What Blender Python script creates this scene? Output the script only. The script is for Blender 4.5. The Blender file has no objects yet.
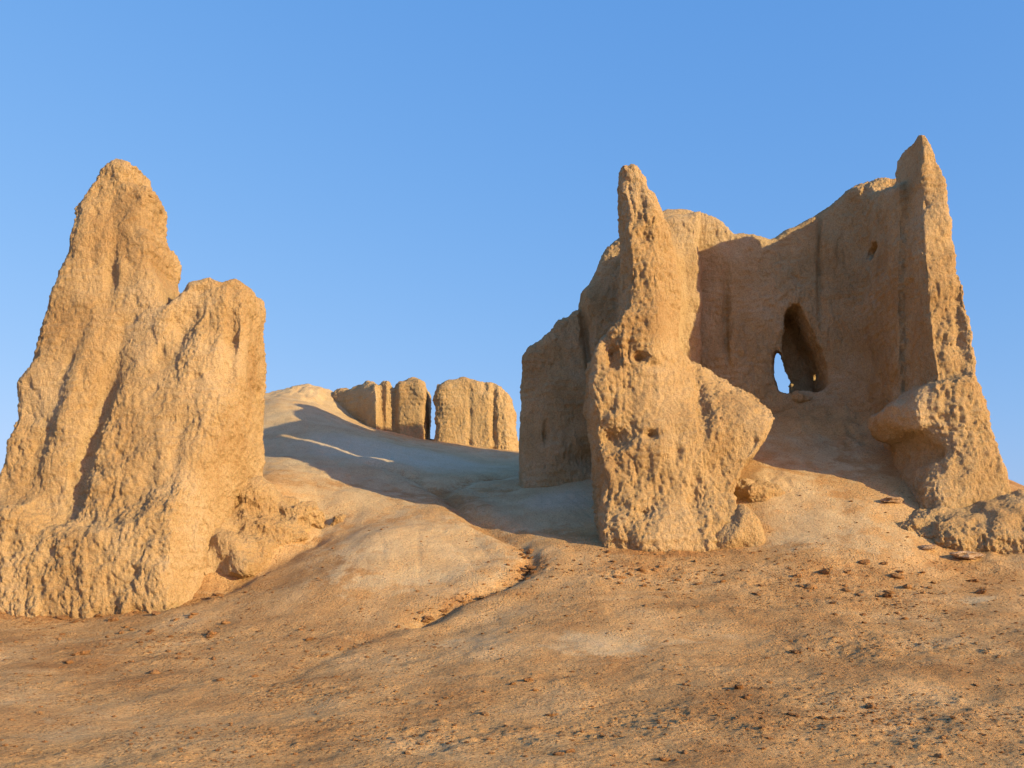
import bpy, math, random
import numpy as np
from mathutils import Vector, Matrix

R = math.radians
sc = bpy.context.scene
COL = sc.collection
rng = np.random.default_rng(11)
random.seed(5)

# ------------------------------------------------------------------ camera numbers
FPX, HOR, CAMZ = 1000.0, 590.0, 1.6          # focal length in pixels, row of the horizon, eye height
SUN_AZ, SUN_EL = R(35), R(15)                # sun: right of the view, 35 degrees behind the picture plane
def at(px, py, Y):
    return ((px - 512.0) / FPX * Y, Y, CAMZ + (HOR - py) / FPX * Y)

# ------------------------------------------------------------------ noise
_perm = rng.permutation(256).astype(np.int32)
_perm = np.concatenate([_perm, _perm])
_g = rng.normal(size=(256, 3)); _g /= np.linalg.norm(_g, axis=1)[:, None]
_g = _g.astype(np.float32)
def pn(x, y, z):
    """gradient noise, about -1..1"""
    x = np.asarray(x, np.float32); y = np.asarray(y, np.float32); z = np.asarray(z, np.float32)
    x, y, z = np.broadcast_arrays(x, y, z)
    xf, yf, zf = np.floor(x), np.floor(y), np.floor(z)
    xi, yi, zi = (xf.astype(np.int32) & 255), (yf.astype(np.int32) & 255), (zf.astype(np.int32) & 255)
    x = x - xf; y = y - yf; z = z - zf
    u = x*x*x*(x*(x*6-15)+10); v = y*y*y*(y*(y*6-15)+10); w = z*z*z*(z*(z*6-15)+10)
    out = 0
    for dx in (0, 1):
        a = _perm[(xi + dx) & 255]
        wx = u if dx else 1 - u
        for dy in (0, 1):
            b = _perm[(a + yi + dy) & 255]
            wy = v if dy else 1 - v
            for dz in (0, 1):
                g = _g[_perm[(b + zi + dz) & 255]]
                wz = w if dz else 1 - w
                out = out + wx*wy*wz*(g[..., 0]*(x-dx) + g[..., 1]*(y-dy) + g[..., 2]*(z-dz))
    return out * 1.5
def fbm(x, y, z, n=4, gain=.5, lac=2.03):
    s, a = 0, 1.0
    for i in range(n):
        s = s + a*pn(x + 17.3*i, y - 9.1*i, z + 5.7*i); a *= gain
        x, y, z = x*lac, y*lac, z*lac
    return s
def sstep(a, b, x):
    t = np.clip((x - a)/(b - a), 0, 1); return t*t*(3 - 2*t)
def smax(a, b, k):
    h = np.maximum(k - np.abs(a - b), 0)/k
    return np.maximum(a, b) + h*h*k*.25
def smin(a, b, k):
    h = np.maximum(k - np.abs(a - b), 0)/k
    return np.minimum(a, b) - h*h*k*.25

# ------------------------------------------------------------------ distance fields
def poly_sdf(px, py, poly):
    """signed distance to a closed polygon, negative inside"""
    poly = np.asarray(poly, np.float64)
    d = np.full(px.shape, 1e9); s = np.ones(px.shape)
    n = len(poly)
    for i in range(n):
        ax, ay = poly[i]; bx, by = poly[i-1]
        ex, ey = bx-ax, by-ay
        wx, wy = px-ax, py-ay
        t = np.clip((wx*ex + wy*ey)/(ex*ex+ey*ey+1e-12), 0, 1)
        d = np.minimum(d, (wx-ex*t)**2 + (wy-ey*t)**2)
        c1 = py >= ay; c2 = py < by; c3 = ex*wy > ey*wx
        flip = (c1 & c2 & c3) | (~c1 & ~c2 & ~c3)
        s = np.where(flip, -s, s)
    return (s*np.sqrt(d)).astype(np.float32)

class Grid:
    def __init__(g, lo, hi, h):
        g.lo, g.h = np.array(lo, float), h
        n = [int((b-a)/h)+1 for a, b in zip(lo, hi)]
        g.n = n
        g.x = (lo[0] + h*np.arange(n[0])).astype(np.float32)
        g.y = (lo[1] + h*np.arange(n[1])).astype(np.float32)
        g.z = (lo[2] + h*np.arange(n[2])).astype(np.float32)
        g.X, g.Y, g.Z = g.x[:, None, None], g.y[None, :, None], g.z[None, None, :]
    def px(g, Yr):                               # picture coordinates of the x-z sheet standing at depth Yr
        return (512 + FPX*g.x[:, None]/Yr)*np.ones((1, g.n[2])), (HOR - FPX*(g.z[None, :]-CAMZ)/Yr)*np.ones((g.n[0], 1))
    def sheet(g, outline, Yof):
        """distance in the x-z plane to an elevation outline; Yof(py) is the depth of that edge"""
        pts = []
        for q in outline:
            a, b = q[0], q[1]
            pts.append((at(a, b, q[2] if len(q) > 2 else Yof(b))[0], at(a, b, Yof(b))[2]))
        x2 = g.x[:, None].astype(np.float64) + np.zeros((1, g.n[2])); z2 = g.z[None, :].astype(np.float64) + np.zeros((g.n[0], 1))
        return poly_sdf(x2, z2, pts)[:, None, :]
    def plan(g, poly):
        x2 = g.x[:, None].astype(np.float64) + np.zeros((1, g.n[1])); y2 = g.y[None, :].astype(np.float64) + np.zeros((g.n[0], 1))
        return poly_sdf(x2, y2, poly)[:, :, None]
    def rough(g, F, fn, band=.7):
        m = np.abs(F) < band
        i, j, k = np.nonzero(m)
        F[m] += fn(g.x[i], g.y[j], g.z[k]).astype(np.float32)
        return F

def bump(PX, PY, cx, cy, sx, sy, amp, rot=0):
    c, s = math.cos(R(rot)), math.sin(R(rot))
    dx, dy = PX-cx, PY-cy
    u, v = (dx*c + dy*s)/sx, (-dx*s + dy*c)/sy
    return amp*np.exp(-(u*u + v*v))

def nets(F, g):
    """naive surface nets -> verts, quads"""
    ins = F < 0
    nx, ny, nz = F.shape
    cs = ins[:-1, :-1, :-1].astype(np.int8)
    tot = np.zeros((nx-1, ny-1, nz-1), np.int8)
    for dx in (0, 1):
        for dy in (0, 1):
            for dz in (0, 1):
                tot += ins[dx:nx-1+dx, dy:ny-1+dy, dz:nz-1+dz]
    act = (tot > 0) & (tot < 8)
    I, J, K = np.nonzero(act)
    vid = np.full(act.shape, -1, np.int64); vid[I, J, K] = np.arange(len(I))
    acc = np.zeros((len(I), 3)); cnt = np.zeros(len(I))
    cor = [(0,0,0),(1,0,0),(0,1,0),(1,1,0),(0,0,1),(1,0,1),(0,1,1),(1,1,1)]
    val = [F[I+a, J+b, K+c].astype(np.float64) for a, b, c in cor]
    for a, b in ((0,1),(2,3),(4,5),(6,7),(0,2),(1,3),(4,6),(5,7),(0,4),(1,5),(2,6),(3,7)):
        m = (val[a] < 0) != (val[b] < 0)
        t = np.where(m, val[a]/np.where(m, val[a]-val[b], 1), 0)
        pa, pb = np.array(cor[a], float), np.array(cor[b], float)
        acc += np.where(m[:, None], pa + t[:, None]*(pb-pa), 0); cnt += m
    V = (np.stack([I, J, K], 1) + acc/cnt[:, None])*g.h + g.lo
    Q = []
    def emit(m, off, cells):
        a, b, c = np.nonzero(m)
        a, b, c = a+off[0], b+off[1], c+off[2]
        q = np.stack([vid[a+d[0], b+d[1], c+d[2]] for d in cells], 1)
        flip = ins[a, b, c]
        q[~flip] = q[~flip][:, ::-1]
        Q.append(q)
    emit((ins[:-1, 1:-1, 1:-1] != ins[1:, 1:-1, 1:-1]), (0,1,1), ((0,-1,-1),(0,0,-1),(0,0,0),(0,-1,0)))
    emit((ins[1:-1, :-1, 1:-1] != ins[1:-1, 1:, 1:-1]), (1,0,1), ((-1,0,-1),(-1,0,0),(0,0,0),(0,0,-1)))
    emit((ins[1:-1, 1:-1, :-1] != ins[1:-1, 1:-1, 1:]), (1,1,0), ((-1,-1,0),(0,-1,0),(0,0,0),(-1,0,0)))
    return V, np.concatenate(Q)

def vnormals(V, Q):
    a = V[Q[:, 2]] - V[Q[:, 0]]; b = V[Q[:, 3]] - V[Q[:, 1]]
    fn = np.cross(a, b); N = np.zeros_like(V)
    for c in range(4):
        for ax in range(3):
            N[:, ax] += np.bincount(Q[:, c], fn[:, ax], len(V))
    return N/(np.linalg.norm(N, axis=1)[:, None] + 1e-12)

def refine(V, Q):
    """every quad into four, then one light smoothing pass"""
    n = len(V)
    E = np.concatenate([Q[:, [0, 1]], Q[:, [1, 2]], Q[:, [2, 3]], Q[:, [3, 0]]]); E.sort(1)
    key, inv = np.unique(E[:, 0]*n + E[:, 1], return_inverse=True)
    a, b = key//n, key % n
    nf = len(Q); e = inv.reshape(4, nf) + n
    f = np.arange(nf) + n + len(key)
    W = np.concatenate([V, (V[a]+V[b])/2, V[Q].mean(1)])
    Q4 = np.concatenate([np.stack([Q[:, 0], e[0], f, e[3]], 1), np.stack([e[0], Q[:, 1], e[1], f], 1),
                         np.stack([f, e[1], Q[:, 2], e[2]], 1), np.stack([e[3], f, e[2], Q[:, 3]], 1)])
    acc = np.zeros_like(W); cnt = np.bincount(Q4.ravel(), minlength=len(W))
    cen = W[Q4].mean(1)
    for ax in range(3):
        for c in range(4): acc[:, ax] += np.bincount(Q4[:, c], cen[:, ax], len(W))
    return acc/np.maximum(cnt, 1)[:, None], Q4
def weather(V, Q, seed, k=1.0, rill=1.0, pit=1.0, fine=1.0, course=1.0):
    """rain-worn mud wall: rills, cracks, lumps, pits, brick courses, straw-rough skin"""
    N = vnormals(V, Q)
    x, y, z = V.T.astype(np.float32)
    o = seed*13.7
    up = np.clip(1 - np.abs(N[:, 2])*1.3, 0, 1)
    d = .045*fbm(x*.9+o, y*.9, z*.8, 2)
    wx, wy = x + .18*pn(x*1.1+o, y*1.1, z*1.1), y + .18*pn(x*1.1, y*1.1+o, z*1.1)
    ril = 1 - np.abs(pn(wx*1.55+o, wy*1.55, z*.30))*2.2
    d -= rill*.062*np.clip(ril-.45, 0, 1)*up*(.4+.8*sstep(-.3, .4, pn(x*.7, y*.7+o, z*.5)))
    patch = sstep(-.40, .35, pn(x*.6+o, y*.6, z*.45+3))
    ril = np.abs(pn(wx*4.6, wy*4.6+o, z*.9))
    d -= rill*.035*sstep(.20, 0, ril)*up*patch
    d += .038*pn(x*2.3, y*2.3+o, z*1.6)
    rg = .35 + .95*patch
    d += fine*.034*fbm(x*4.0+.4*wx, y*4.0+o, z*2.8, 3, .66)*rg
    c2 = pn(x*6.6, y*6.6+o, z*2.9)
    d -= fine*.026*sstep(.13, 0, np.abs(c2))*np.clip(patch-.25, 0, 1)*sstep(-.1, .3, pn(x*1.9+o, y*1.9, z*1.4))
    c3 = pn(x*10.5+o, y*10.5, z*5.0)
    d -= fine*.022*np.clip(np.abs(c3)-.22, 0, 1)*rg
    d += fine*.024*pn(x*24+o, y*24, z*21)*(.6+.6*patch)
    p1 = pn(x*3.1+o, y*3.1+4, z*2.6)
    d -= pit*.18*np.clip(p1-.42, 0, 1)
    p2 = pn(x*7.3+3, y*7.3+o, z*6.1)
    d -= pit*.040*np.clip(p2-.34, 0, 1)
    p3 = pn(x*14+3, y*14+o, z*11)
    d -= pit*.035*np.clip(p3-.34, 0, 1)
    sp = fbm(x*.85+o, y*.85, z*.75+o, 4, .6)
    d -= .030*sstep(.16, .24, sp)*up + .022*sstep(-.30, -.37, sp)*up            # spalled patches
    d += course*.011*np.sin((z + .10*pn(x*.9, y*.9, z*1.6+o) + .03*pn(x*4, y*4, z*4+o))*2*math.pi/.17)*sstep(-.25, .35, pn(x*.5+o, y*.5, z*.9+9))*up
    return V + N*(d*k)[:, None]

# ------------------------------------------------------------------ objects
def tag(o, label=None, cat=None, group=None, kind=None):
    if label: o['label'] = label
    if cat: o['category'] = cat
    if group: o['group'] = group
    if kind: o['kind'] = kind
    return o
def mesh_obj(name, V, Q, mat, parent=None, smooth=True, attrs=None):
    me = bpy.data.meshes.new(name)
    V = np.asarray(V, np.float32); Q = np.asarray(Q, np.int32)
    nq, w = Q.shape
    me.vertices.add(len(V)); me.vertices.foreach_set('co', V.ravel())
    me.loops.add(nq*w); me.loops.foreach_set('vertex_index', Q.ravel())
    me.polygons.add(nq); me.polygons.foreach_set('loop_start', np.arange(0, nq*w, w, dtype=np.int32))
    me.polygons.foreach_set('use_smooth', np.full(nq, smooth))
    me.update(calc_edges=True)
    for k, a in (attrs or {}).items():
        t = me.attributes.new(k, 'FLOAT', 'POINT'); t.data.foreach_set('value', np.asarray(a, np.float32))
    me.materials.append(mat)
    o = bpy.data.objects.new(name, me); COL.objects.link(o)
    if parent:
        o.parent = parent; o.matrix_parent_inverse = Matrix.Translation(-Vector(parent.location))
    return o
def empty(name, loc):
    o = bpy.data.objects.new(name, None); o.location = loc; o.empty_display_size = .3; COL.objects.link(o); return o
def refine_own(V, Q, own):
    W, Q4 = refine(V, Q)
    o = np.zeros(len(W), int); n = len(Q)
    o[Q4[:n, 0]] = own[Q[:, 0]]                      # corner, edge and face points follow the quad's first corner
    for k in range(4):
        for c in range(4):
            m = Q4[k*n:(k+1)*n, c]; o[m] = np.maximum(o[m], 0)
    f = own[Q[:, 0]]
    for k in (3, 2, 1, 0):
        for c in range(4): o[Q4[k*n:(k+1)*n, c]] = f
    return W, Q4, o
def split_parts(V, Q, owner, names, mat, parent, attrs=None):
    """one continuous ruin cut into its parts along the joints between them"""
    fo = owner[Q[:, 0]]
    for i, nm in enumerate(names):
        q = Q[fo == i]
        if len(q) < 20: continue
        u, inv = np.unique(q, return_inverse=True)
        mesh_obj(nm, V[u], inv.reshape(q.shape), mat, parent, True, {k: a[u] for k, a in (attrs or {}).items()})

# ------------------------------------------------------------------ materials
def mat_new(name):
    m = bpy.data.materials.new(name); m.use_nodes = True
    nt = m.node_tree; b = nt.nodes['Principled BSDF']
    b.inputs['Roughness'].default_value = .95
    b.inputs['Specular IOR Level'].default_value = .12
    return m, nt, b
def N(nt, t, **k):
    n = nt.nodes.new(t)
    for a, v in k.items():
        if a.startswith('i_'): n.inputs[int(a[2:]) if a[2:].isdigit() else a[2:]].default_value = v
        else: setattr(n, a, v)
    return n
def ramp(nt, src, stops):
    n = nt.nodes.new('ShaderNodeValToRGB')
    e = n.color_ramp.elements
    while len(e) < len(stops): e.new(.5)
    for el, (p, c) in zip(e, stops):
        el.position = p; el.color = (*c, 1) if len(c) == 3 else c
    nt.links.new(src, n.inputs[0]); return n.outputs['Color']
def noise(nt, vec, scale, detail=4, rough=.55, dist=0):
    n = N(nt, 'ShaderNodeTexNoise'); n.inputs['Scale'].default_value = scale
    n.inputs['Detail'].default_value = detail; n.inputs['Roughness'].default_value = rough; n.inputs['Distortion'].default_value = dist
    nt.links.new(vec, n.inputs['Vector']); return n.outputs['Fac']
def mix(nt, fac, a, b, mode='MIX'):
    n = N(nt, 'ShaderNodeMix', data_type='RGBA', blend_type=mode)
    for sock, v in ((n.inputs[0], fac), (n.inputs[6], a), (n.inputs[7], b)):
        if isinstance(v, (int, float)): sock.default_value = v
        elif isinstance(v, tuple): sock.default_value = (*v, 1)
        else: nt.links.new(v, sock)
    return n.outputs[2]
def math_(nt, op, a, b=0.0):
    n = N(nt, 'ShaderNodeMath', operation=op)
    for s, v in zip(n.inputs, (a, b)):
        if isinstance(v, (int, float)): s.default_value = v
        else: nt.links.new(v, s)
    return n.outputs[0]
def mapping(nt, vec, scale):
    n = N(nt, 'ShaderNodeMapping'); n.inputs['Scale'].default_value = scale
    nt.links.new(vec, n.inputs['Vector']); return n.outputs['Vector']

def mud_material(name, dark, mid, pale):
    m, nt, b = mat_new(name)
    P = N(nt, 'ShaderNodeNewGeometry').outputs['Position']
    st = mapping(nt, P, (1, 1, .35))
    c = ramp(nt, noise(nt, P, .55, 7, .6), [(.33, dark), (.5, mid), (.66, pale)])
    c = mix(nt, math_(nt, 'MULTIPLY', noise(nt, st, 6, 5, .65), .55), c, mix(nt, 1.0, c, (.72, .64, .56), 'MULTIPLY'))
    sp = ramp(nt, noise(nt, P, 34, 3, .7), [(.38, (.72, .67, .61)), (.52, (1.04, 1.04, 1.04)), (.72, (1.2, 1.2, 1.18))])
    c = mix(nt, .7, c, sp, 'MULTIPLY')
    z = N(nt, 'ShaderNodeSeparateXYZ'); nt.links.new(P, z.inputs[0])
    nt.links.new(c, b.inputs['Base Color'])
    h = math_(nt, 'ADD', noise(nt, mapping(nt, P, (1, 1, .6)), 14, 5, .7), math_(nt, 'MULTIPLY', noise(nt, P, 48, 3, .7), .45))
    bp = N(nt, 'ShaderNodeBump'); bp.inputs['Strength'].default_value = 1.0; bp.inputs['Distance'].default_value = .075
    nt.links.new(h, bp.inputs['Height']); nt.links.new(bp.outputs[0], b.inputs['Normal'])
    return m
MUD = mud_material('sun_dried_mud', (.43, .285, .135), (.52, .375, .195), (.59, .45, .265))
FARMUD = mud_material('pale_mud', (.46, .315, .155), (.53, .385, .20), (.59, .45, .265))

def ground_material():
    m, nt, b = mat_new('desert_earth')
    P = N(nt, 'ShaderNodeNewGeometry').outputs['Position']
    cr = N(nt, 'ShaderNodeAttribute', attribute_name='crust_shade_lift').outputs['Fac']
    br = N(nt, 'ShaderNodeAttribute', attribute_name='loose').outputs['Fac']
    base = ramp(nt, noise(nt, P, .7, 6, .6), [(.3, (.37, .205, .080)), (.52, (.52, .325, .14)), (.72, (.61, .42, .21))])
    pale = ramp(nt, noise(nt, P, 1.5, 5, .6), [(.3, (.48, .335, .17)), (.7, (.59, .45, .25))])
    dark = ramp(nt, noise(nt, P, 3.0, 5, .65), [(.3, (.31, .155, .058)), (.7, (.47, .26, .10))])
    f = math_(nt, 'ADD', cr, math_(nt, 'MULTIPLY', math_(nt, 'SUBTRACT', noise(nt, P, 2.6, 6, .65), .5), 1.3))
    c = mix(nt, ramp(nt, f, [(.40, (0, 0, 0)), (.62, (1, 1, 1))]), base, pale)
    # thin pale tracks trodden along the slope
    tr = noise(nt, mapping(nt, P, (.55, 1.9, 1)), 1.3, 5, .6, .6)
    c = mix(nt, math_(nt, 'MULTIPLY', ramp(nt, tr, [(.54, (0, 0, 0)), (.70, (1, 1, 1))]), .45), c, pale)
    # whiter tone where crust peaks, painted to brighten the shaded far slope
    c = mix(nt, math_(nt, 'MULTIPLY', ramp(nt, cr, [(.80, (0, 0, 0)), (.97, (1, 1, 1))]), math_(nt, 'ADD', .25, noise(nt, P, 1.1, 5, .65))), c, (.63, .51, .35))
    f2 = math_(nt, 'ADD', br, math_(nt, 'MULTIPLY', math_(nt, 'SUBTRACT', noise(nt, P, 5.5, 5, .7), .5), 1.4))
    c = mix(nt, math_(nt, 'MULTIPLY', ramp(nt, f2, [(.42, (0, 0, 0)), (.75, (1, 1, 1))]), .85), c, dark)
    sp = ramp(nt, noise(nt, P, 30, 4, .75), [(.36, (.55, .48, .42)), (.50, (1, 1, 1)), (.72, (1.15, 1.14, 1.1))])
    c = mix(nt, .7, c, sp, 'MULTIPLY')
    # dark grains and bits of dung, also painting small brown shadows into the loose soil
    vo = N(nt, 'ShaderNodeTexVoronoi', feature='F1'); vo.inputs['Scale'].default_value = 21; vo.inputs['Randomness'].default_value = 1
    wob = N(nt, 'ShaderNodeTexNoise'); wob.inputs['Scale'].default_value = 30; wob.inputs['Detail'].default_value = 3; nt.links.new(P, wob.inputs['Vector'])
    wp = N(nt, 'ShaderNodeVectorMath', operation='MULTIPLY_ADD'); nt.links.new(wob.outputs['Color'], wp.inputs[0]); wp.inputs[1].default_value = (.045, .045, .045); nt.links.new(P, wp.inputs[2])
    nt.links.new(wp.outputs[0], vo.inputs['Vector'])
    cell = N(nt, 'ShaderNodeSeparateColor'); nt.links.new(vo.outputs['Color'], cell.inputs[0])
    where = ramp(nt, math_(nt, 'ADD', noise(nt, P, 1.7, 4, .6), math_(nt, 'SUBTRACT', math_(nt, 'MULTIPLY', br, .25), math_(nt, 'MULTIPLY', cr, .16))), [(.40, (0, 0, 0)), (.58, (1, 1, 1))])
    crumb = math_(nt, 'MULTIPLY', math_(nt, 'MULTIPLY', ramp(nt, vo.outputs['Distance'], [(.25, (1, 1, 1)), (.50, (0, 0, 0))]), ramp(nt, cell.outputs[0], [(.42, (0, 0, 0)), (.55, (1, 1, 1))])), where)
    c = mix(nt, math_(nt, 'MULTIPLY', crumb, .75), c, mix(nt, cell.outputs[1], mix(nt, 1.0, c, (.60, .50, .42), 'MULTIPLY'), mix(nt, 1.0, c, (1.22, 1.10, .98), 'MULTIPLY')))
    gr = math_(nt, 'ADD', noise(nt, P, 24, 4, .75), math_(nt, 'MULTIPLY', math_(nt, 'SUBTRACT', noise(nt, P, 2.1, 3), .5), .35))
    gr = math_(nt, 'SUBTRACT', gr, math_(nt, 'MULTIPLY', cr, .10))
    c = mix(nt, ramp(nt, gr, [(.57, (0, 0, 0)), (.65, (.8, .8, .8))]), c, (.20, .105, .045))
    nt.links.new(c, b.inputs['Base Color'])
    h = math_(nt, 'ADD', noise(nt, P, 13, 8, .75), math_(nt, 'MULTIPLY', crumb, .55))
    bp = N(nt, 'ShaderNodeBump'); bp.inputs['Distance'].default_value = .06
    nt.links.new(math_(nt, 'SUBTRACT', .85, math_(nt, 'MULTIPLY', cr, .35)), bp.inputs['Strength'])
    nt.links.new(h, bp.inputs['Height']); nt.links.new(bp.outputs[0], b.inputs['Normal'])
    return m
EARTH = ground_material()
CLOD = mud_material('clod_earth', (.24, .125, .055), (.36, .20, .088), (.46, .28, .13))
STONE = mud_material('pale_stone', (.46, .32, .20), (.52, .38, .25), (.58, .44, .30))

# ------------------------------------------------------------------ terrain
CP = [  # (px, py, depth)
 (0,768,9),(250,768,9),(512,768,9),(770,768,9),(1024,768,9),
 (0,700,12),(250,700,12),(512,700,11.6),(770,700,11.4),(1024,700,11.2),
 (0,650,15.2),(250,650,15),(512,650,14.2),(770,645,14),(1024,640,13.8),
 (-150,622,18.5),(0,613,18.8),(100,611,19),(165,602,19),(210,586,19.5),(260,560,20.3),(300,541,20.9),(300,516,21.9),(268,490,22.6),(285,498,22.6),(265,535,20.9),(325,522,22.2),
 (250,610,17.8),(330,575,18.6),(400,590,18.0),(480,580,18.2),(440,620,16.6),(560,600,16.8),
 (380,535,20.2),(450,530,20.8),(510,548,20.0),(340,505,22.6),(430,511,22.3),(300,478,24.0),(262,465,25.6),(350,488,23.8),(500,540,20.8),
 (540,552,19.6),(600,545,19.8),(660,545,19.8),(740,540,19.9),(680,585,17.6),(790,560,18.4),(860,540,19.2),
 (560,510,22.3),(600,505,22.6),(540,485,24.4),(490,500,23.6),(440,485,25.2),(480,474,26.5),(400,470,26.0),(330,458,26.5),(280,440,28.5),
 (520,472,27),(370,450,28.2),(300,420,30.5),(430,450,30.5),(500,458,31.5),(370,432,32.5),(265,405,32.0),(310,403,34),(290,391,36.5),(312,389,38.6),(258,397,36.5),(338,406,36.6),(330,392,38),
 (440,442,34.2),(520,452,34.2),(480,447,34.2),(400,437,34.2),(352,418,36.0),
 (780,505,20.6),(840,500,20.6),(900,500,20.6),(770,480,21.3),(820,470,22),(880,470,22),(780,440,23.4),(850,438,23.6),(790,410,24.7),(870,405,24.7),(720,420,24.6),
 (930,545,19.2),(985,558,18.9),(1024,558,18.8),(960,510,20.5),(995,512,20.4),(1040,508,20.5),(1100,520,20.4),(900,590,17.2),(1010,600,16.4),
]
WP = [  # surroundings in world metres
 (-16,17,1.0),(-20,24,1.2),(-14,24,2.2),(-12,30,4.2),(-18,34,3.2),(-14,40,5.0),(-8,42,6.5),(0,42,5.6),(6,38,5.2),(6,31,5.6),(10,29,4.8),(13,26,3.2),(14,20,1.8),(16,16,.9),
 (-24,12,.3),(20,10,.2),(0,0,-.25),(-10,4,-.2),(10,4,-.2),(0,50,3.5),(-14,52,3.2),(14,44,2.6),(22,32,.8),(-26,44,1.0),(0,-10,-.5),(24,0,-.4),(-24,0,-.4),
]
pts = np.array([at(*c) for c in CP] + WP)
def tps_fit(p, lam=.02):
    n = len(p); x = p[:, :2]
    r2 = ((x[:, None]-x[None])**2).sum(-1)
    K = .5*r2*np.log(r2+1e-12) + lam*np.eye(n)
    Pm = np.c_[np.ones(n), x]
    A = np.block([[K, Pm], [Pm.T, np.zeros((3, 3))]])
    return np.linalg.solve(A, np.r_[p[:, 2], 0, 0, 0])
_w = tps_fit(pts)
def terrain0(x, y):
    x = np.asarray(x, float); y = np.asarray(y, float)
    sh = np.broadcast(x, y).shape
    x = np.broadcast_to(x, sh).ravel(); y = np.broadcast_to(y, sh).ravel()
    cx, cy = np.clip(x, -24, 22), np.clip(y, -8, 50)
    z = np.zeros(len(x))
    for s in range(0, len(x), 60000):
        e = slice(s, s+60000)
        r2 = (cx[e, None]-pts[None, :, 0])**2 + (cy[e, None]-pts[None, :, 1])**2
        z[e] = (.5*r2*np.log(r2+1e-12)) @ _w[:len(pts)] + _w[-3] + _w[-2]*cx[e] + _w[-1]*cy[e]
    d = np.hypot(np.maximum(np.abs(x+1)-21, 0), np.maximum(np.abs(y-22)-26, 0))
    z = z*(1-sstep(0, 40, d)) - 1.2*sstep(0, 40, d)
    return z.reshape(sh)
def hit(px, py):
    """where the sight line through a pixel meets the ground"""
    Y = np.linspace(6, 45, 1600)
    X, Z = (px-512)/FPX*Y, CAMZ + (HOR-py)/FPX*Y
    dz = Z - terrain0(X, Y)
    k = np.nonzero(dz < 0)[0]
    k = k[0] if len(k) else int(np.argmin(np.abs(dz)))
    return X[k], Y[k]
def line(pp):
    return np.array([hit(*p) for p in pp])
def dline(x, y, L):
    d = np.full(np.shape(x), 1e9)
    for a, b in zip(L[:-1], L[1:]):
        e = b-a; t = np.clip(((x-a[0])*e[0]+(y-a[1])*e[1])/(e@e+1e-9), 0, 1)
        d = np.minimum(d, np.hypot(x-a[0]-e[0]*t, y-a[1]-e[1]*t))
    return d
GULLY = line([(372,463),(412,477),(442,492),(462,515),(492,532),(520,545),(532,556),(522,574),(486,592),(455,606),(420,622)])
GULLY2 = line([(442,490),(470,480),(500,476)])
GULLY3 = line([(420,622),(365,640),(320,660),(280,682)])
FOOT = line([(310,536),(285,552),(255,566),(225,582),(195,594),(165,603)])
PATH = line([(560,768),(540,690),(560,640),(570,600),(590,575)])
def blobs(x, y, items):
    s = np.zeros(np.shape(x))
    for px, py, sx, sy, a in items:
        X, Y = hit(px, py); s = np.maximum(s, a*np.exp(-((x-X)/sx)**2 - ((y-Y)/sy)**2))
    return s
PALE = [(400,455,7,5,1.0),(560,500,2.5,2.5,.95),(300,390,6,6,.75),(420,545,2.6,2.6,.8),(350,500,2.5,2.2,.7),(600,645,.9,.9,.85),(470,640,1.2,.7,.5),(700,640,1.6,.7,.42),(820,525,1.7,1.4,.75),(880,540,1.3,1.2,.6),(780,490,1.5,1.2,.8),  # pale patches; far slope set strongest to brighten its shade
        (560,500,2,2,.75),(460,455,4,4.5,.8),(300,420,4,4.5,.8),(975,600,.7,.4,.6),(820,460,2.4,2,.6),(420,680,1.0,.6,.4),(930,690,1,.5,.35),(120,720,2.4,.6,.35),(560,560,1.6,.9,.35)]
LOOSE = [(60,616,3.5,.4,.9),(670,552,1.5,.35,.9),(950,565,.9,.3,.7),(640,570,1.7,.9,.62),(830,575,2.2,1.2,.62),(900,600,1.6,1.0,.55),(800,600,1.3,.8,.5),(150,640,3,1.4,.4),(640,730,2.4,.8,.45),(900,720,2.5,1.1,.55),(860,650,1.5,1,.5),(420,740,2.2,.7,.4),(540,565,.35,.5,.75),(480,598,.8,.3,.6),(350,640,1,.4,.5),(460,500,.8,.8,.45),(330,690,1.3,.6,.4)]

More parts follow.
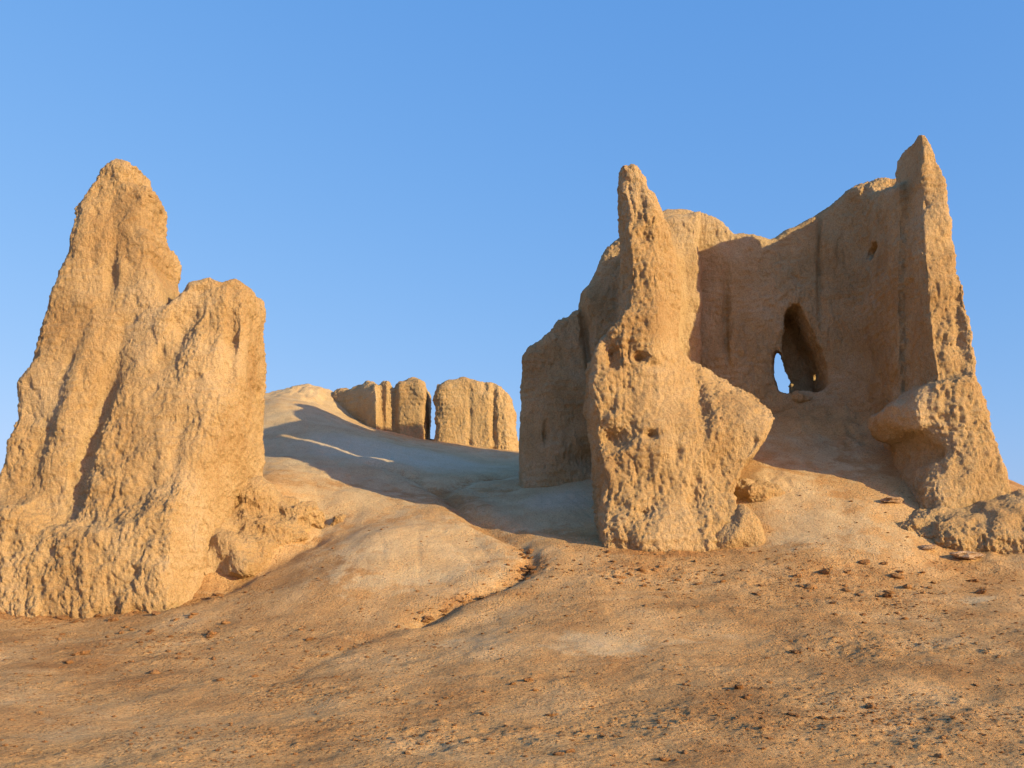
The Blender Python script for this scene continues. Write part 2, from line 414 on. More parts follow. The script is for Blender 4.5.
BANK = [(300,391,1.6,1.6,.8),(800,420,1.3,.6,.8),(860,425,1.2,.8,1.0),(740,425,.8,.6,.7),(285,520,1.0,.9,.7),(230,565,.8,.6,.6),(990,550,1.0,.8,.5),(770,480,.6,.5,.6)]
def terrain_full(x, y):
    z0 = terrain0(x, y)
    near = 1 - sstep(30, 60, np.hypot(x, y-18))
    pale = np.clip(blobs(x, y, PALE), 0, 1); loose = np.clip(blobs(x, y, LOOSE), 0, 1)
    fg = 1 - sstep(14.5, 19, y + .25*np.abs(x))
    rough = np.clip(.30 + .14*fg + .6*loose - .38*pale, .26, .95)
    w = x + .15*pn(x*.9, y*.9, 3.3); 
    d = .07*fbm(x*.45, y*.45, 1.7, 3)
    d = d + .030*fbm(x*1.7, y*1.7, 4.1, 2)*(.6+.5*rough)
    d = d + rough*(.018*fbm(x*4.5, y*4.5, 8.2, 2) + .012*pn(x*12, y*12, 2.2) + .008*pn(x*23, y*23, 5.2))
    bank = blobs(x, y, BANK)
    d = d + bank*(.16*fbm(x*1.8, y*1.8, 3.9, 3) + .10*(np.abs(pn(x*4.1, y*4.1, 1.9))-.2))
    l1 = pn(x*5.2, y*4.2, 6.6); l2 = pn(x*9.5, y*8.0, 1.6); l3 = pn(x*17, y*15, 4.6)
    msk = sstep(-.25, .35, pn(x*.9, y*.9, 9.9) + loose*.7 - pale*.6)
    d = d + rough*msk*(.055*np.clip(l1-.32, 0, 1) + .075*np.clip(l2-.30, 0, 1) + .075*np.clip(l3-.26, 0, 1))
    d = d - rough*msk*(.04*np.clip(-l1-.40, 0, 1) + .04*np.clip(-l2-.36, 0, 1) + .03*np.clip(-l3-.36, 0, 1))
    # rain rills running down the pale dome
    g = dline(x, y, GULLY); wv = .10*pn(x*1.6, y*1.6, 5.5)
    d = d - .10*np.exp(-((g+wv)/.17)**2) + .05*np.exp(-((g-.55)/.3)**2)
    d = d - .11*np.exp(-((dline(x, y, GULLY2)+wv)/.3)**2) - .09*np.exp(-((dline(x, y, GULLY3)+wv)/.22)**2)*.5
    d = d - .16*np.exp(-((dline(x, y, FOOT))/.35)**2)
    d = d + .010*pn((x+.35*y)*2.6, (y-.2*x)*.55, 7.7)*np.clip(pale*1.3, 0, 1) - .014*np.clip(.16-np.abs(pn((x+.3*y)*1.5+5, (y-.3*x)*.30, 2.9)), 0, 1)/.16*np.clip(pale, 0, 1)
    loose = np.clip(loose + .5*np.exp(-(g/.30)**2) + .6*np.exp(-((dline(x, y, GULLY2)+wv)/.35)**2), 0, 1)
    return z0 + d*near, pale, loose

def axis(segs):
    out = [segs[0][0]]
    for a, b, h0, h1 in segs:
        x = a
        while x < b - 1e-6:
            t = (x-a)/(b-a); x += h0 + (h1-h0)*t; out.append(min(x, b))
        out[-1] = b
    return np.unique(np.round(out, 5))
xs_pos = axis([(0, 5.5, .032, .036), (5.5, 13, .036, .06), (13, 24, .08, .5), (24, 90, .8, 6), (90, 900, 12, 90), (900, 6000, 150, 900)])
xs = np.unique(np.r_[-xs_pos, xs_pos])
ys_pos = axis([(6.5, 12, .022, .03), (12, 20, .035, .05), (20, 28, .055, .085), (28, 40, .1, .2), (40, 70, .4, 2), (70, 200, 3, 16), (200, 900, 25, 90), (900, 6000, 150, 900)])
ys_neg = -axis([(-6.5, 0, .06, .4), (0, 30, .5, 3), (30, 200, 5, 16), (200, 900, 25, 90), (900, 6000, 150, 900)])
ys = np.unique(np.r_[ys_neg, ys_pos])
GX, GY = np.meshgrid(xs, ys, indexing='ij')
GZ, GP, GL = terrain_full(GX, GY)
nX, nY = GX.shape
idx = np.arange(nX*nY).reshape(nX, nY)
Q = np.stack([idx[:-1, :-1], idx[1:, :-1], idx[1:, 1:], idx[:-1, 1:]], -1).reshape(-1, 4)
ground = mesh_obj('ground', np.stack([GX, GY, GZ], -1).reshape(-1, 3), Q, EARTH, None, True, {'crust_shade_lift': GP.ravel(), 'loose': GL.ravel()})
tag(ground, 'eroded sandy mound and trampled brown desert earth', None, None, 'structure')
def gz(x, y):
    i = min(max(np.searchsorted(xs, x)-1, 0), nX-2); j = min(max(np.searchsorted(ys, y)-1, 0), nY-2)
    u = (x-xs[i])/(xs[i+1]-xs[i]); v = (y-ys[j])/(ys[j+1]-ys[j])
    return (GZ[i, j]*(1-u)+GZ[i+1, j]*u)*(1-v) + (GZ[i, j+1]*(1-u)+GZ[i+1, j+1]*u)*v

# ------------------------------------------------------------------ left ruin
def big_rough(seed, a=.10):
    o = seed*7.7
    return lambda x, y, z: a*fbm(x*.8+o, y*.8, z*.65, 2) + .4*a*pn(x*2.4, y*2.4+o, z*1.7)

def left_ruin():
    g = Grid((-14, 17.6, .2), (-4.3, 24.0, 10.9), .05)
    Yb = lambda py: np.interp(py, [160, 300, 620], [21.3, 20.9, 19.6])
    A = [(108,157),(122,157),(131,160),(131,176),(139,183,21.6),(156,188,21.7),(160,194,21.8),(157,213,21.8),(158,230,21.8),(166,236,21.8),(170,249,21.8),(168,265,21.8),(175,281,21.8),(184,310,22),(205,400),(205,640),
         (-140,640),(-75,600),(-35,540),(-12,505),(2,470),(11,430),(18,385),(33,370),(40,332),(54,292),(63,270),(72,245),(77,217),(73,211),(80,200),(90,186),(97,168)]
    Yf = lambda py: np.interp(py, [280, 440, 600], [21.0, 20.3, 19.1])
    B = [(170,308),(183,296),(190,284),(200,278,20.9),(213,275,21.2),(231,281,21.6),(247,277,21.9),(259,282,22.2),(265,293,22.3),(263,330,22.3),(262,400,22.2),(259,440,22),(251,470,21.6),(238,492,21.2),(220,522,20.6),(204,552,20),(188,580,19.3),(176,596),(170,640),
         (30,640),(60,560),(82,525),(95,475),(110,432),(130,388),(150,347),(163,320)]
    PX, PY = g.px(20.0)
    z2 = g.z[None, :] + 0*g.x[:, None]; x2 = g.x[:, None] + 0*g.z[None, :]
    # tall rear wall
    y0 = 19.35 + .20*np.clip(z2-1.3, 0, 20) + .10*np.clip(-x2-8.6, 0, 9)
    y0 += bump(PX, PY, 92, 430, 9, 95, .22, 12) + bump(PX, PY, 45, 420, 8, 60, .14, 14) + bump(PX, PY, 95, 255, 6, 40, .12) - bump(PX, PY, 62, 400, 14, 70, .12, 14)
    y0 += .4*sstep(60, 0, PX)*0
    y1 = 23.0 - .05*np.clip(z2-1.3, 0, 20)
    dA = smax(smax(g.sheet(A, Yb), y0[:, None, :]-g.Y, .20), g.Y-y1[:, None, :], .3)
    # lower front wall with its end turned to the right
    xc = np.interp(z2, [1.2, 3.2, 5.0, 7.5], [-6.45, -6.3, -5.75, -5.45])
    wd = np.interp(z2, [1.2, 4.0, 7.5], [.05, .12, .22]); b0 = 18.95 + .265*np.clip(z2-1.3, 0, 20) + 3.0*wd*np.logaddexp(0, (x2-xc)/wd) + .06*np.clip(-x2-7, 0, 5)
    b0 += bump(PX, PY, 222, 335, 6, 45, .26) + bump(PX, PY, 205, 320, 9, 16, .12) + bump(PX, PY, 170, 330, 12, 40, .25, 25) - bump(PX, PY, 240, 310, 12, 40, .1) + bump(PX, PY, 180, 450, 5, 60, .10, 8)
    b1 = 22.6 + 0*z2
    dB = smax(smax(g.sheet(B, Yf), b0[:, None, :]-g.Y, .16), g.Y-b1[:, None, :], .2)
    # skirt of washed-down mud along the foot
    C = [(-200,512),(-20,508),(10,500),(30,520),(60,532),(90,528),(120,515),(150,500),(168,492),(176,500),(178,600),(170,640),(-200,660)]
    PX1, PY1 = g.px(19.0)
    c0 = 18.72 + .19*np.clip(z2-1.2, 0, 9) + 3*np.clip(x2+6.45, 0, 3) + .04*np.clip(-x2-8, 0, 6)
    dC = smax(smax(g.sheet(C, lambda py: 18.9), c0[:, None, :]-g.Y, .35), g.Y-(20.6+0*z2)[:, None, :], .3)
    F = smin(smin(dA, dB, .22), dC, .5).astype(np.float32)
    F = np.broadcast_to(F, (g.n[0], g.n[1], g.n[2])).copy()
    g.rough(F, big_rough(1, .075))
    V, Qd = nets(F, g)
    # owner of each vertex
    ii = np.clip(((V-g.lo)/g.h).round().astype(int), 0, np.array(g.n)-1)
    own = np.stack([np.broadcast_to(d, F.shape)[ii[:, 0], ii[:, 1], ii[:, 2]] for d in (dA, dB, dC)], 1).argmin(1)
    V, Qd, own = refine_own(V, Qd, own)
    V = weather(V, Qd, 1)
    p = empty('ruined_tower', (-8.5, 20.5, 1.2))
    tag(p, 'tall pointed mudbrick tower ruin with a lower stepped shoulder, sky on its left', 'ruin')
    split_parts(V, Qd, own, ['tall_wall', 'low_wall', 'washed_foot'], MUD, p)
left_ruin()

# ------------------------------------------------------------------ right ruin
def right_ruin():
    g = Grid((-.4, 18.6, 1.6), (12.2, 28.2, 12.5), .052)
    z2 = g.z[None, :] + 0*g.x[:, None]; x2 = g.x[:, None] + 0*g.z[None, :]
    E = lambda a: a[:, None, :]
    # --- front pier
    P = [(617,175,21.4),(618,166,21.4),(636,164),(646,175),(654,188),(665,197),(673,215),(680,235),(685,262),(688,300),(688,338),(702,347),(727,359),(752,371),(772,384),(784,400),(783,417),(773,433),(761,449),(744,468),(738,490),(741,515),(745,545),(748,600),
         (594,600,20.6),(596,520,21),(596,480,21.4),(592,450,21.6),(588,420,21.8),(585,392,21.8),(586,354,21.8),(593,338,21.8),(607,325,21.8),(619,308,21.8),(622,280,21.7),(622,240,21.6),(620,200,21.4)]
    YP = lambda py: np.interp(py, [170, 300, 350, 560], [20.6, 20.3, 20.0, 19.75])
    PX, PY = g.px(20.3)
    y0 = 19.75 + .10*np.clip(z2-2.6, 0, 20)
    y0 += 1.1*np.clip(x2-(2.92), 0, 3)*sstep(440, 330, PY)                    # bevel of the tall shaft
    y0 += bump(PX, PY, 640, 359, 5, 5, .30) + bump(PX, PY, 655, 366, 9, 6, .16) + bump(PX, PY, 612, 352, 4, 6, .2) + bump(PX, PY, 648, 438, 6, 5, .25) + bump(PX, PY, 640, 515, 5, 5, .2) + bump(PX, PY, 612, 362, 6, 8, .25)
    y0 += bump(PX, PY, 612, 440, 16, 10, .30) + bump(PX, PY, 701, 402, 6, 34, .20) + bump(PX, PY, 648, 235, 14, 10, .12)
    y0 += bump(PX, PY, 725, 470, 20, 30, .2, 20) - bump(PX, PY, 742, 405, 22, 22, .16) - bump(PX, PY, 655, 460, 40, 60, .12) - bump(PX, PY, 660, 545, 70, 28, .30)
    y0 += bump(PX, PY, 690, 500, 6, 30, .12) + bump(PX, PY, 606, 340, 10, 14, .18)
    y1 = np.interp(z2, [5.5, 7.2, 9, 10.5], [22.4, 22.0, 21.6, 21.35])
    dP = smax(smax(g.sheet(P, YP), E(y0)-g.Y, .18), g.Y-E(y1), .25)
    # --- shaded wall behind on the left
    W = [(700,214),(660,216),(622,237),(606,249),(598,268),(590,286),(580,294),(578,312),(558,323),(547,337),(527,348),(522,358),(523,376),(521,420),(519,475),(518,560),(700,560)]
    PX, PY = g.px(24.6)
    w0 = 24.2 + .03*np.clip(z2-4, 0, 9) + .25*np.clip(.9-x2, 0, 3)
    w0 += bump(PX, PY, 586, 345, 3, 40, .35, -8) + bump(PX, PY, 594, 460, 20, 12, .3) + bump(PX, PY, 545, 435, 2, 12, .18)
    w1 = 25.8 + 0*z2
    dW = smax(smax(g.sheet(W, lambda py: 24.7), E(w0)-g.Y, .3), g.Y-E(w1), .4)
    # wall joining the pier to it
    dJ = g.plan([(2.35,21.2),(3.35,21.2),(4.2,25),(2.9,25)])
    dJ = smax(dJ, g.Z - (9.55 + .16*np.clip(g.Y-21.5, 0, 5)), .4)
    dW = smin(dW, dJ, .4); gap_j = True
    gap = smax(np.abs((g.X-2.6)*.574 + (g.Y-22.55)*.819) - .085, np.abs(g.Z-8.15)-1.25, .05)  # hidden slit added along the sun for a light streak on the slope
    # --- rear wall
    Bk = [(640,214),(668,206),(690,208),(706,212),(724,222),(737,233),(770,236),(795,225),(825,207),(850,192),(870,185),(890,184),(915,184),(940,215),(960,560),(640,560)]
    PX, PY = g.px(25.0)
    k0 = 24.75 + .035*np.clip(z2-5, 0, 9) - .45*sstep(7.6, 9.0, x2)
    k0 += bump(PX, PY, 726, 320, 3, 45, .22) + bump(PX, PY, 819, 262, 2.4, 60, .16) + bump(PX, PY, 870, 255, 9, 7, .5) + bump(PX, PY, 859, 200, 3, 40, .12)
    k0 += bump(PX, PY, 690, 300, 3, 60, .12) - bump(PX, PY, 800, 412, 60, 16, .15)
    k1 = 25.95 + bump(PX, PY, 803, 360, 42, 70, .9)
    dK = smax(smax(g.sheet(Bk, lambda py: 25.0), E(k0)-g.Y, .28), g.Y-E(k1), .4)
    # arched niche, and the slit broken through beside it
    YN = 25.0
    Nc = [(782,352),(784,325),(786,310),(791,304),(799,305),(807,319),(812,336),(819,349),(825,366),(827,387),(816,393),(802,390),(789,395),(785,380)]
    nic = smax(g.sheet(Nc, lambda py: YN), g.Y-26.35, .15)
    dK = smax(dK, -nic, .12)
    Sl = [(775,352),(780,353),(784,366),(788,381),(788,394),(779,392),(773,374)]
    slit = g.sheet(Sl, lambda py: 25.4 + 0*py)
    # splay the slit along the sight line so that it opens through the whole wall
    cxs = (781-512)/FPX
    sX, sZ = g.X - cxs*(g.Y-25.4), g.Z - (HOR-374)/FPX*(g.Y-25.4)
    spl = [(at(a, b, 25.4)[0], at(a, b, 25.4)[2]) for a, b in Sl]
    sub = (slice(int((6.0-g.lo[0])/g.h), int((8.3-g.lo[0])/g.h)), slice(None), slice(int((5.4-g.lo[2])/g.h), int((8.8-g.lo[2])/g.h)))
    SX = np.broadcast_to(sX, g.n)[sub]; SZ = np.broadcast_to(sZ, g.n)[sub]
    sd = np.full(g.n, 9, np.float32); sd[sub] = poly_sdf(SX.astype(float), SZ.astype(float), spl)
    dK = smax(dK, -sd, .05)
    # --- right wall: runs from its tall front end back to the rear wall
    Rt = [(888,190,23.2),(890,168,23.1),(894,150,22.9),(899,138,22.6),(910,131,22.0),(929,132),(936,145),(941,164),(939,154),(945,180),(950,214),(958,254),(965,290),(970,330),(975,370),(985,410),(995,445),(1005,480),(1010,500),(1016,560),
          (905,560,21),(905,480,21.5),(906,440,21.8),(905,390,22),(896,300,22.6),(890,240,22.8)]
    YR = lambda py: np.interp(py, [140, 300, 500], [21.45, 21.05, 20.55])
    PX, PY = g.px(21.3)
    r0 = 20.45 + .13*np.clip(z2-3.5, 0, 20)
    xl = np.interp(z2, [3.5, 6, 8.5, 11.4], [8.75, 8.85, 8.72, 8.66])
    r0 += 2.8*np.clip(xl-x2, 0, 4)
    r0 += bump(PX, PY, 950, 240, 5, 10, .12) + bump(PX, PY, 953, 330, 5, 50, .14) + bump(PX, PY, 938, 165, 5, 12, .1)
    r1 = np.interp(z2, [3.5, 9.0, 10.1, 11.0], [25.8, 24.2, 23.25, 23.0])
    dR = smax(smax(g.sheet(Rt, YR), E(r0)-g.Y, .15), g.Y-E(r1), .25)
    dS = g.plan([(8.5,22.0),(9.15,22.0),(10.2,25.9),(8.75,25.9)])
    dS = smax(dS, g.Z - (10.72 + .30*np.clip(g.Y-22.5, -2, 5)), .25)
    dR = smin(dR, dS, .10)
    # --- ledge of undercut masonry in front of the right wall, with its foot block
    L = [(874,403,22),(885,395,22),(900,389,21.5),(935,380),(975,372),(990,420),(1010,505),(1015,560),(913,560),(911,500,20.9),(916,470,20.9),(930,455),(929,444),(914,434,21),(893,429,21.5),(880,423,22),(874,413,22)]
    PX, PY = g.px(20.6)
    l0 = 20.05 + .12*np.clip(z2-3.4, 0, 9) + 2.0*np.clip(8.25-x2, 0, 3)
    l0 += bump(PX, PY, 925, 455, 12, 8, .35)
    dL = smax(smax(g.sheet(L, lambda py: 20.6), E(l0)-g.Y, .38), g.Y-22.6, .4)
    und = smax(g.sheet([(866,415),(880,406),(905,412),(925,430),(936,448),(928,462),(895,458),(872,440)], lambda py: 20.9), np.abs(g.Y-21.0)-.75, .3)
    cav = ((g.X-at(902,452,21.2)[0])/.62)**2 + ((g.Y-20.9)/.75)**2 + ((g.Z-at(902,452,21.2)[2]-.35*(at(902,452,21.2)[0]-g.X))/.30)**2
    dL = smax(dL, -(np.sqrt(cav)-1)*.5, .12)
    # hidden tunnel added through the corner, letting low sun light the niche
    T = at(812, 381, 26.15); sd_ = np.array([.791, -.554, .259])
    rx, ry, rz = g.X-T[0], g.Y-T[1], g.Z-T[2]
    tt = np.clip(rx*sd_[0]+ry*sd_[1]+rz*sd_[2], .3, 5)
    hole = np.sqrt((rx-tt*sd_[0])**2 + (ry-tt*sd_[1])**2 + ((rz-tt*sd_[2])*1.6)**2) - .24
    hx, hy, hz = at(872, 252, 24.1)
    pock = (np.sqrt(((g.X-hx)/.62)**2 + ((g.Y-hy)/.40)**2 + ((g.Z-hz+.25*(g.X-hx))/.22)**2)-1)*.22
    dR = smax(dR, -pock, .08)
    F = smin(smin(smin(dP, dW, .06), smin(dK, dR, .45), .05), dL, .14)
    F = np.broadcast_to(F, g.n).astype(np.float32).copy()
    g.rough(F, big_rough(2, .065))
    F = smax(F, -sd, .04); F = smax(smax(F, -hole, .04), -gap, .04)
    V, Qd = nets(F, g)
    ii = np.clip(((V-g.lo)/g.h).round().astype(int), 0, np.array(g.n)-1)
    own = np.stack([np.broadcast_to(d, F.shape)[ii[:, 0], ii[:, 1], ii[:, 2]] for d in (dP, dW, dK, dR, dL)], 1).argmin(1)
    V, Qd, own = refine_own(V, Qd, own)
    nx_ = vnormals(V, Qd)[:, 0]
    inner = np.where((own == 2) | (own == 1), 1., np.where(own == 3, sstep(-.35, -.75, nx_)*sstep(9.6, 9.2, V[:, 0])*sstep(5.0, 5.8, V[:, 2]), 0.))
    Va = weather(V, Qd, 2)
    Vb = weather(V, Qd, 3, .72, .40, .8, 1.25, 1.0)
    V = Va + (Vb-Va)*inner[:, None]
    p = empty('ruined_chamber', (5.5, 22.5, 3.0))
    tag(p, 'roofless mudbrick chamber ruin with a thin shaft and a niche in its rear wall', 'ruin')
    split_parts(V, Qd, own, ['pier', 'side_wall', 'rear_wall', 'end_wall', 'ledge'], MUD, p)
right_ruin()

# ------------------------------------------------------------------ far wall remnants
def far_ribs():
    g = Grid((-8.8, 34.0, 5.6), (-2.0, 41, 10.6), .06)
    X = lambda px, Y: (px-512)/FPX*Y
    ribs = []
    for c, poly, top in (
        ('a', [(X(376,35.1), 35.1), (X(386,35.9), 35.9), (X(376,38.0), 38.0), (X(328,38.6), 38.6), (X(328,37.3), 37.3), (X(352,36.3), 36.3)], 380),
        ('b', [(X(379,35.7), 35.7), (X(386,35.45), 35.45), (X(395,35.7), 35.7), (X(398,38.0), 38.0), (X(376,38.0), 38.0)], 380),
        ('c', [(X(393,35.8), 35.8), (X(399,35.4), 35.4), (X(424,35.3), 35.3), (X(427,35.8), 35.8), (X(430,38.0), 38.0), (X(395,38.0), 38.0)], 379)):
        d = g.plan(poly)
        zt = CAMZ + (HOR-top)/FPX*36.0
        ribs.append(smax(d, g.Z - zt + .04*np.abs(g.X - np.mean([q[0] for q in poly])) + .10*fbm(g.X*1.3+9*len(ribs), g.Y*1.3, 0*g.Z, 3), .8 if c == 'a' else .5))
    F = smin(smin(ribs[0], ribs[1], .08), ribs[2], .08)
    F = np.broadcast_to(F, g.n).astype(np.float32).copy()
    g.rough(F, big_rough(4, .07))
    V, Qd = nets(F, g)
    ii = np.clip(((V-g.lo)/g.h).round().astype(int), 0, np.array(g.n)-1)
    own = np.stack([np.broadcast_to(d, F.shape)[ii[:, 0], ii[:, 1], ii[:, 2]] for d in ribs], 1).argmin(1)
    V, Qd, own = refine_own(V, Qd, own)
    V = weather(V, Qd, 4, .9, .6)
    p = empty('ribbed_wall', (X(390, 35.5), 35.5, 7))
    tag(p, 'far stump of ribbed mud wall with three rounded buttresses on the mound crest', 'wall ruin')
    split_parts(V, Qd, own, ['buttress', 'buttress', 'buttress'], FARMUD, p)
def far_block():
    g = Grid((-3.4, 34, 5.6), (1.2, 38.8, 10), .06)
    O = [(433,392),(437,384),(448,381),(470,380),(490,381),(503,386),(511,394),(515,408),(517,430),(518,480),(436,480),(434,440),(436,425),(435,405)]
    PX, PY = g.px(35.6)
    z2 = g.z[None, :] + 0*g.x[:, None]
    y0 = 35.2 + .05*np.clip(z2-6.5, 0, 5) + bump(PX, PY, 494, 420, 2.5, 40, .2) + bump(PX, PY, 470, 425, 2, 40, .07) + .6*np.clip((g.x[:, None]-(-.2)), 0, 2)
    F = smax(smax(g.sheet(O, lambda py: 35.6) + .07*fbm(g.X*2.1, 0*g.Y, g.Z*2.1, 3), y0[:, None, :]-g.Y, .4), g.Y-37.2, .5)
    F = np.broadcast_to(F, g.n).astype(np.float32).copy()
    g.rough(F, big_rough(5, .07))
    V, Qd = refine(*nets(F, g))
    V = weather(V, Qd, 5, .9, .6)
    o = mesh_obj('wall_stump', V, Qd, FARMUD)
    tag(o, 'single broad block of mud wall standing past a narrow sky gap, far on the crest', 'wall ruin')
far_ribs(); far_block()

# ------------------------------------------------------------------ loose masses
def lump(name, blobs_, h, seed, label, cat, mat=None, k=1.0, group=None, rough=.08, blend=.12):
    """blobs_: list of (px,py,Y, rx,ry,rz)"""
    C = [(*at(a, b, Y), rx, ry, rz) for a, b, Y, rx, ry, rz in blobs_]
    lo = [min(c[i]-c[3+i] for c in C)-.8 for i in range(3)]; hi = [max(c[i]+c[3+i] for c in C)+.8 for i in range(3)]
    g = Grid(lo, hi, h); F = None
    for cx, cy, cz, rx, ry, rz in C:
        q = np.sqrt(((g.X-cx)/rx)**2 + ((g.Y-cy)/ry)**2 + ((g.Z-cz)/rz)**2)
        d = (q-1)*min(rx, ry, rz)
        F = d if F is None else smin(F, d, blend)
    F = F.astype(np.float32).copy()
    g.rough(F, big_rough(seed, rough*.6), 2)
    g.rough(F, lambda x, y, z: rough*.7*fbm(x*1.9+seed, y*1.9, z*1.7, 2), 2)
    V, Qd = refine(*nets(F, g)); V = weather(V, Qd, seed, k)
    o = mesh_obj(name, V, Qd, mat or MUD)
    return tag(o, label, cat, group)
lump('collapsed_masonry', [(246,506,21.9,.85,.7,.66),(224,552,20.6,.7,.6,.42),(285,520,22.2,1.1,.7,.34),(260,545,21.3,.9,.6,.40),(238,572,20.4,.5,.4,.16)], .045, 6,
     'slumped rough earth masonry at the right foot of the tall pointed tower', 'rubble', rough=.15, k=1.0, blend=.6)
lump('earth_boulder', [(743,530,19.95,.42,.45,.46),(728,540,19.9,.4,.4,.30),(754,544,20.0,.34,.4,.24)], .035, 7, 'rounded earth boulder at the right foot of the shaft pier', 'boulder', k=.8, rough=.10, blend=.3)
lump('fallen_masonry', [(750,497,21.3,.5,.5,.34),(772,497,21.7,.6,.5,.22)], .04, 8, 'crumbling brown earth heap under the overhang of the shaft pier', 'rubble', k=.9, rough=.12, blend=.3)
lump('fallen_block', [(797,397,24.75,.16,.14,.11),(806,399,24.8,.14,.12,.08)], .025, 12, 'small broken earth block on the sill of the arched niche', 'block', k=.5, rough=.08)
lump('earth_bank', [(950,530,20.3,1.0,.6,.28),(995,528,20.2,1.3,.7,.46),(1050,526,20.2,1.3,.8,.60),(985,548,19.8,1.1,.5,.26),(1035,548,19.7,1.2,.5,.32)], .045, 9, 'rough eroded earth bank below the tall end wall', 'bank', rough=.10, k=1.0, blend=.6)

# ------------------------------------------------------------------ stones and clods
def rock_mesh(seed, sx, sy, sz, n=10, sharp=.35):
    r = np.random.default_rng(seed)
    u = np.linspace(0, 2*math.pi, n*2, endpoint=False); v = np.linspace(-1, 1, n)
    V = []
    for t in v:
        rad = max(1-abs(t)**2.6, .0)**.5
        for a in u: V.append((math.cos(a)*rad, math.sin(a)*rad, t))
    V = np.array(V); c = V/np.linalg.norm(V, axis=1)[:, None].clip(1e-6)
    d = 1 + sharp*pn(c[:, 0]*1.4+seed*3.1, c[:, 1]*1.4, c[:, 2]*1.4) + .22*pn(c[:, 0]*3.3, c[:, 1]*3.3+seed*1.7, c[:, 2]*3.3) + .10*pn(c[:, 0]*7, c[:, 1]*7, c[:, 2]*7+seed)
    V = V*d[:, None]*np.array([sx, sy, sz])
    m = 2*n; Q = []
    for i in range(n-1):
        for j in range(m):
            Q.append((i*m+j, i*m+(j+1) % m, (i+1)*m+(j+1) % m, (i+1)*m+j))
    return V, np.array(Q)
def stone(name, px, py, size, label, mat, cat='stone', rot=0, seed=1, sink=.35):
    x, y = hit(px, py)
    V, Qd = rock_mesh(seed, *size, 9, .6)
    o = mesh_obj(name, V, Qd, mat, smooth=False); o.location = (x, y, gz(x, y) + size[2]*(1-sink*1.2)); o.rotation_euler = (0, 0, R(rot))
    return tag(o, label, cat)
stone('flat_stone', 965, 558, (.26, .16, .085), 'largest pale flat stone lying below the eroded bank', STONE, rot=10, seed=3)
stone('flat_stone', 927, 550, (.14, .10, .06), 'smaller pale stone left of the largest flat stone', STONE, rot=-15, seed=4)
stone('flat_stone', 957, 541, (.16, .09, .05), 'thin brown stone just above the largest flat stone', MUD, rot=5, seed=5)
stone('flat_stone', 893, 505, (.20, .12, .07), 'pale stone on the sunlit sill of the chamber floor', STONE, rot=20, seed=6)

CL = [rock_mesh(20+i, 1, .85, .62, 7, .55) for i in range(7)]
clod_me = []
for i, (V, Qd) in enumerate(CL):
    o = mesh_obj('earth_clod', V, Qd, CLOD, smooth=(i % 2 == 0)); clod_me.append(o.data); bpy.data.objects.remove(o)
def scatter(n, sampler, smin_, smax_, group, label, seed):
    r = np.random.default_rng(seed)
    k = 0
    while k < n:
        px, py = sampler(r)
        if not (4 < px < 1020 and py < 764): continue
        x, y = hit(px, py)
        s = smin_*(smax_/smin_)**(r.random()**1.8)
        s *= y/15
        o = bpy.data.objects.new('earth_clod', clod_me[int(r.integers(7))]); COL.objects.link(o)
        o.location = (x, y, gz(x, y)+s*.18); o.scale = (s*r.uniform(.8, 1.5), s*r.uniform(.7, 1.2), s*r.uniform(.6, 1.0)); o.rotation_euler = (r.uniform(-.3, .3), r.uniform(-.3, .3), r.uniform(0, 6.28))
        tag(o, label, 'clod', group); k += 1
def along(pp, spread):
    P = np.array(pp, float)
    def f(r):
        i = int(r.integers(len(P)-1)); t = r.random()
        q = P[i]*(1-t)+P[i+1]*t
        return q[0]+r.normal()*spread, q[1]+r.normal()*spread*.55
    return f
def oval(cx, cy, sx, sy):
    return lambda r: (cx+r.normal()*sx, cy+r.normal()*sy)
scatter(26, along([(520,546),(532,556),(524,572),(505,584)], 6), .025, .08, 'clods heaped in the bend of the gully', 'dark earth clod in the bend of the gully below the pale dome', 1)
scatter(20, along([(500,586),(470,600),(430,614),(405,628)], 4), .025, .075, 'clods lining the lower gully', 'dark earth clod on the lip of the lower gully', 2)
scatter(40, oval(650, 572, 45, 12), .025, .065, 'clods before the shaft pier', 'brown earth clod on the loose ground before the shaft pier', 3)
scatter(44, oval(850, 590, 60, 22), .03, .085, 'clods before the chamber opening', 'brown earth clod on the loose slope before the chamber opening', 4)
scatter(40, oval(170, 640, 90, 18), .04, .09, 'clods before the pointed tower', 'brown earth clod on the slope before the pointed tower', 5)
scatter(60, lambda r: (r.uniform(380, 1015), r.uniform(680, 762)), .03, .075, 'clods in the foreground', 'brown earth clod half sunk in the trampled foreground', 6)
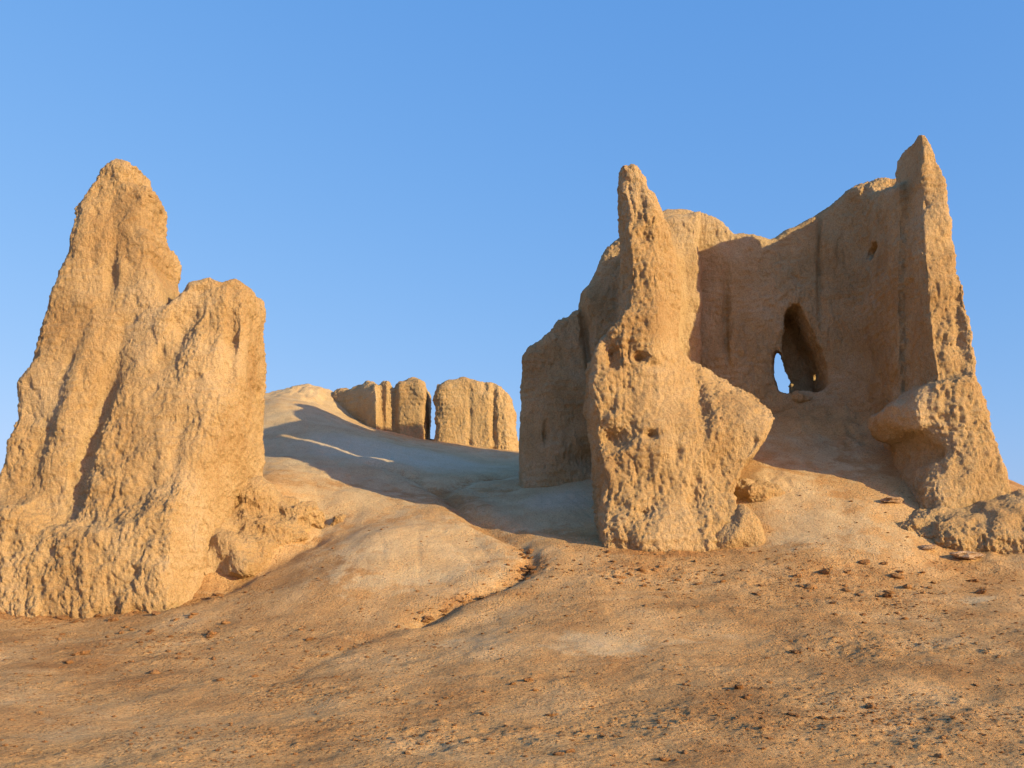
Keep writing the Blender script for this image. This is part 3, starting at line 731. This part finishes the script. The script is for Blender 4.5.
# crumbs too small and too many to count
def crumbs(n):
    r = np.random.default_rng(77)
    Vs, Qs, off = [], [], 0
    base = [rock_mesh(60+i, 1, .9, .7, 4, .5) for i in range(4)]
    Y = r.uniform(8.6**.5, 21**.5, n)**2; X = r.uniform(-.53, .53, n)*Y
    lo = np.clip(blobs(X, Y, LOOSE), 0, 1); pa = np.clip(blobs(X, Y, PALE), 0, 1)
    keep = r.random(n) < np.clip(.30 + .9*lo - .4*pa, .12, 1)*sstep(-.4, .3, pn(X*.8, Y*.8, 2.5)+lo*.5)
    for x, y in zip(X[keep], Y[keep]):
        V, Qd = base[int(r.integers(4))]
        s = .007*(3.8**(r.random()**2.4))*(y/11)**.5
        a = r.uniform(0, 6.28); c, q = math.cos(a), math.sin(a)
        W = V @ np.array([[c, -q, 0], [q, c, 0], [0, 0, 1]])*s*np.array([1.2, 1, .8])
        Vs.append(W + np.array([x, y, gz(x, y)+s*.25])); Qs.append(Qd+off); off += len(V)
    o = mesh_obj('earth_crumbs', np.concatenate(Vs), np.concatenate(Qs), CLOD, smooth=False)
    tag(o, 'fine earth crumbs strewn over the slope', 'crumbs', None, 'stuff')
crumbs(17000)

# ------------------------------------------------------------------ light, sky, camera
w = bpy.data.worlds.new('World'); sc.world = w; w.use_nodes = True
nt = w.node_tree; bg = nt.nodes['Background']
sky = nt.nodes.new('ShaderNodeTexSky'); sky.sky_type = 'NISHITA'; sky.sun_disc = False
sun_dir = Vector((math.cos(SUN_AZ)*math.cos(SUN_EL), -math.sin(SUN_AZ)*math.cos(SUN_EL), math.sin(SUN_EL)))
sky.sun_elevation = SUN_EL
sky.sun_rotation = math.atan2(sun_dir.x, sun_dir.y)
sky.altitude = 200; sky.air_density = 1.0; sky.dust_density = 1.8; sky.ozone_density = 3.0
# the sky's colours through a soft shoulder per channel, as a camera's film response gives them
sep = nt.nodes.new('ShaderNodeSeparateColor'); cmb = nt.nodes.new('ShaderNodeCombineColor')
nt.links.new(sky.outputs[0], sep.inputs[0])
for c, (gain, power) in enumerate(((.60, .98), (.96, .57), (1.92, .30))):
    nt.links.new(math_(nt, 'MULTIPLY', math_(nt, 'POWER', sep.outputs[c], power), gain), cmb.inputs[c])
nt.links.new(cmb.outputs[0], bg.inputs[0]); bg.inputs[1].default_value = .15
L = bpy.data.lights.new('sun', 'SUN'); L.energy = 3.35; L.angle = R(.5); L.color = (1.0, .78, .42)
lo = bpy.data.objects.new('sun', L); COL.objects.link(lo); lo.rotation_euler = sun_dir.to_track_quat('Z', 'Y').to_euler()
cam = bpy.data.cameras.new('camera'); co = bpy.data.objects.new('camera', cam); COL.objects.link(co)
co.location = (0, 0, CAMZ); co.rotation_euler = (R(90), 0, 0)
cam.sensor_width = 36; cam.lens = 36*FPX/1024; cam.shift_y = (HOR-384)/1024
cam.clip_start = .1; cam.clip_end = 20000
sc.camera = co
sc.cycles.use_denoising = True; sc.cycles.denoising_prefilter = 'ACCURATE'; sc.cycles.denoising_input_passes = 'RGB_ALBEDO_NORMAL'
sc.view_settings.view_transform = 'Standard'; sc.view_settings.look = 'None'
sc.view_settings.exposure = 1.05; sc.view_settings.gamma = 1
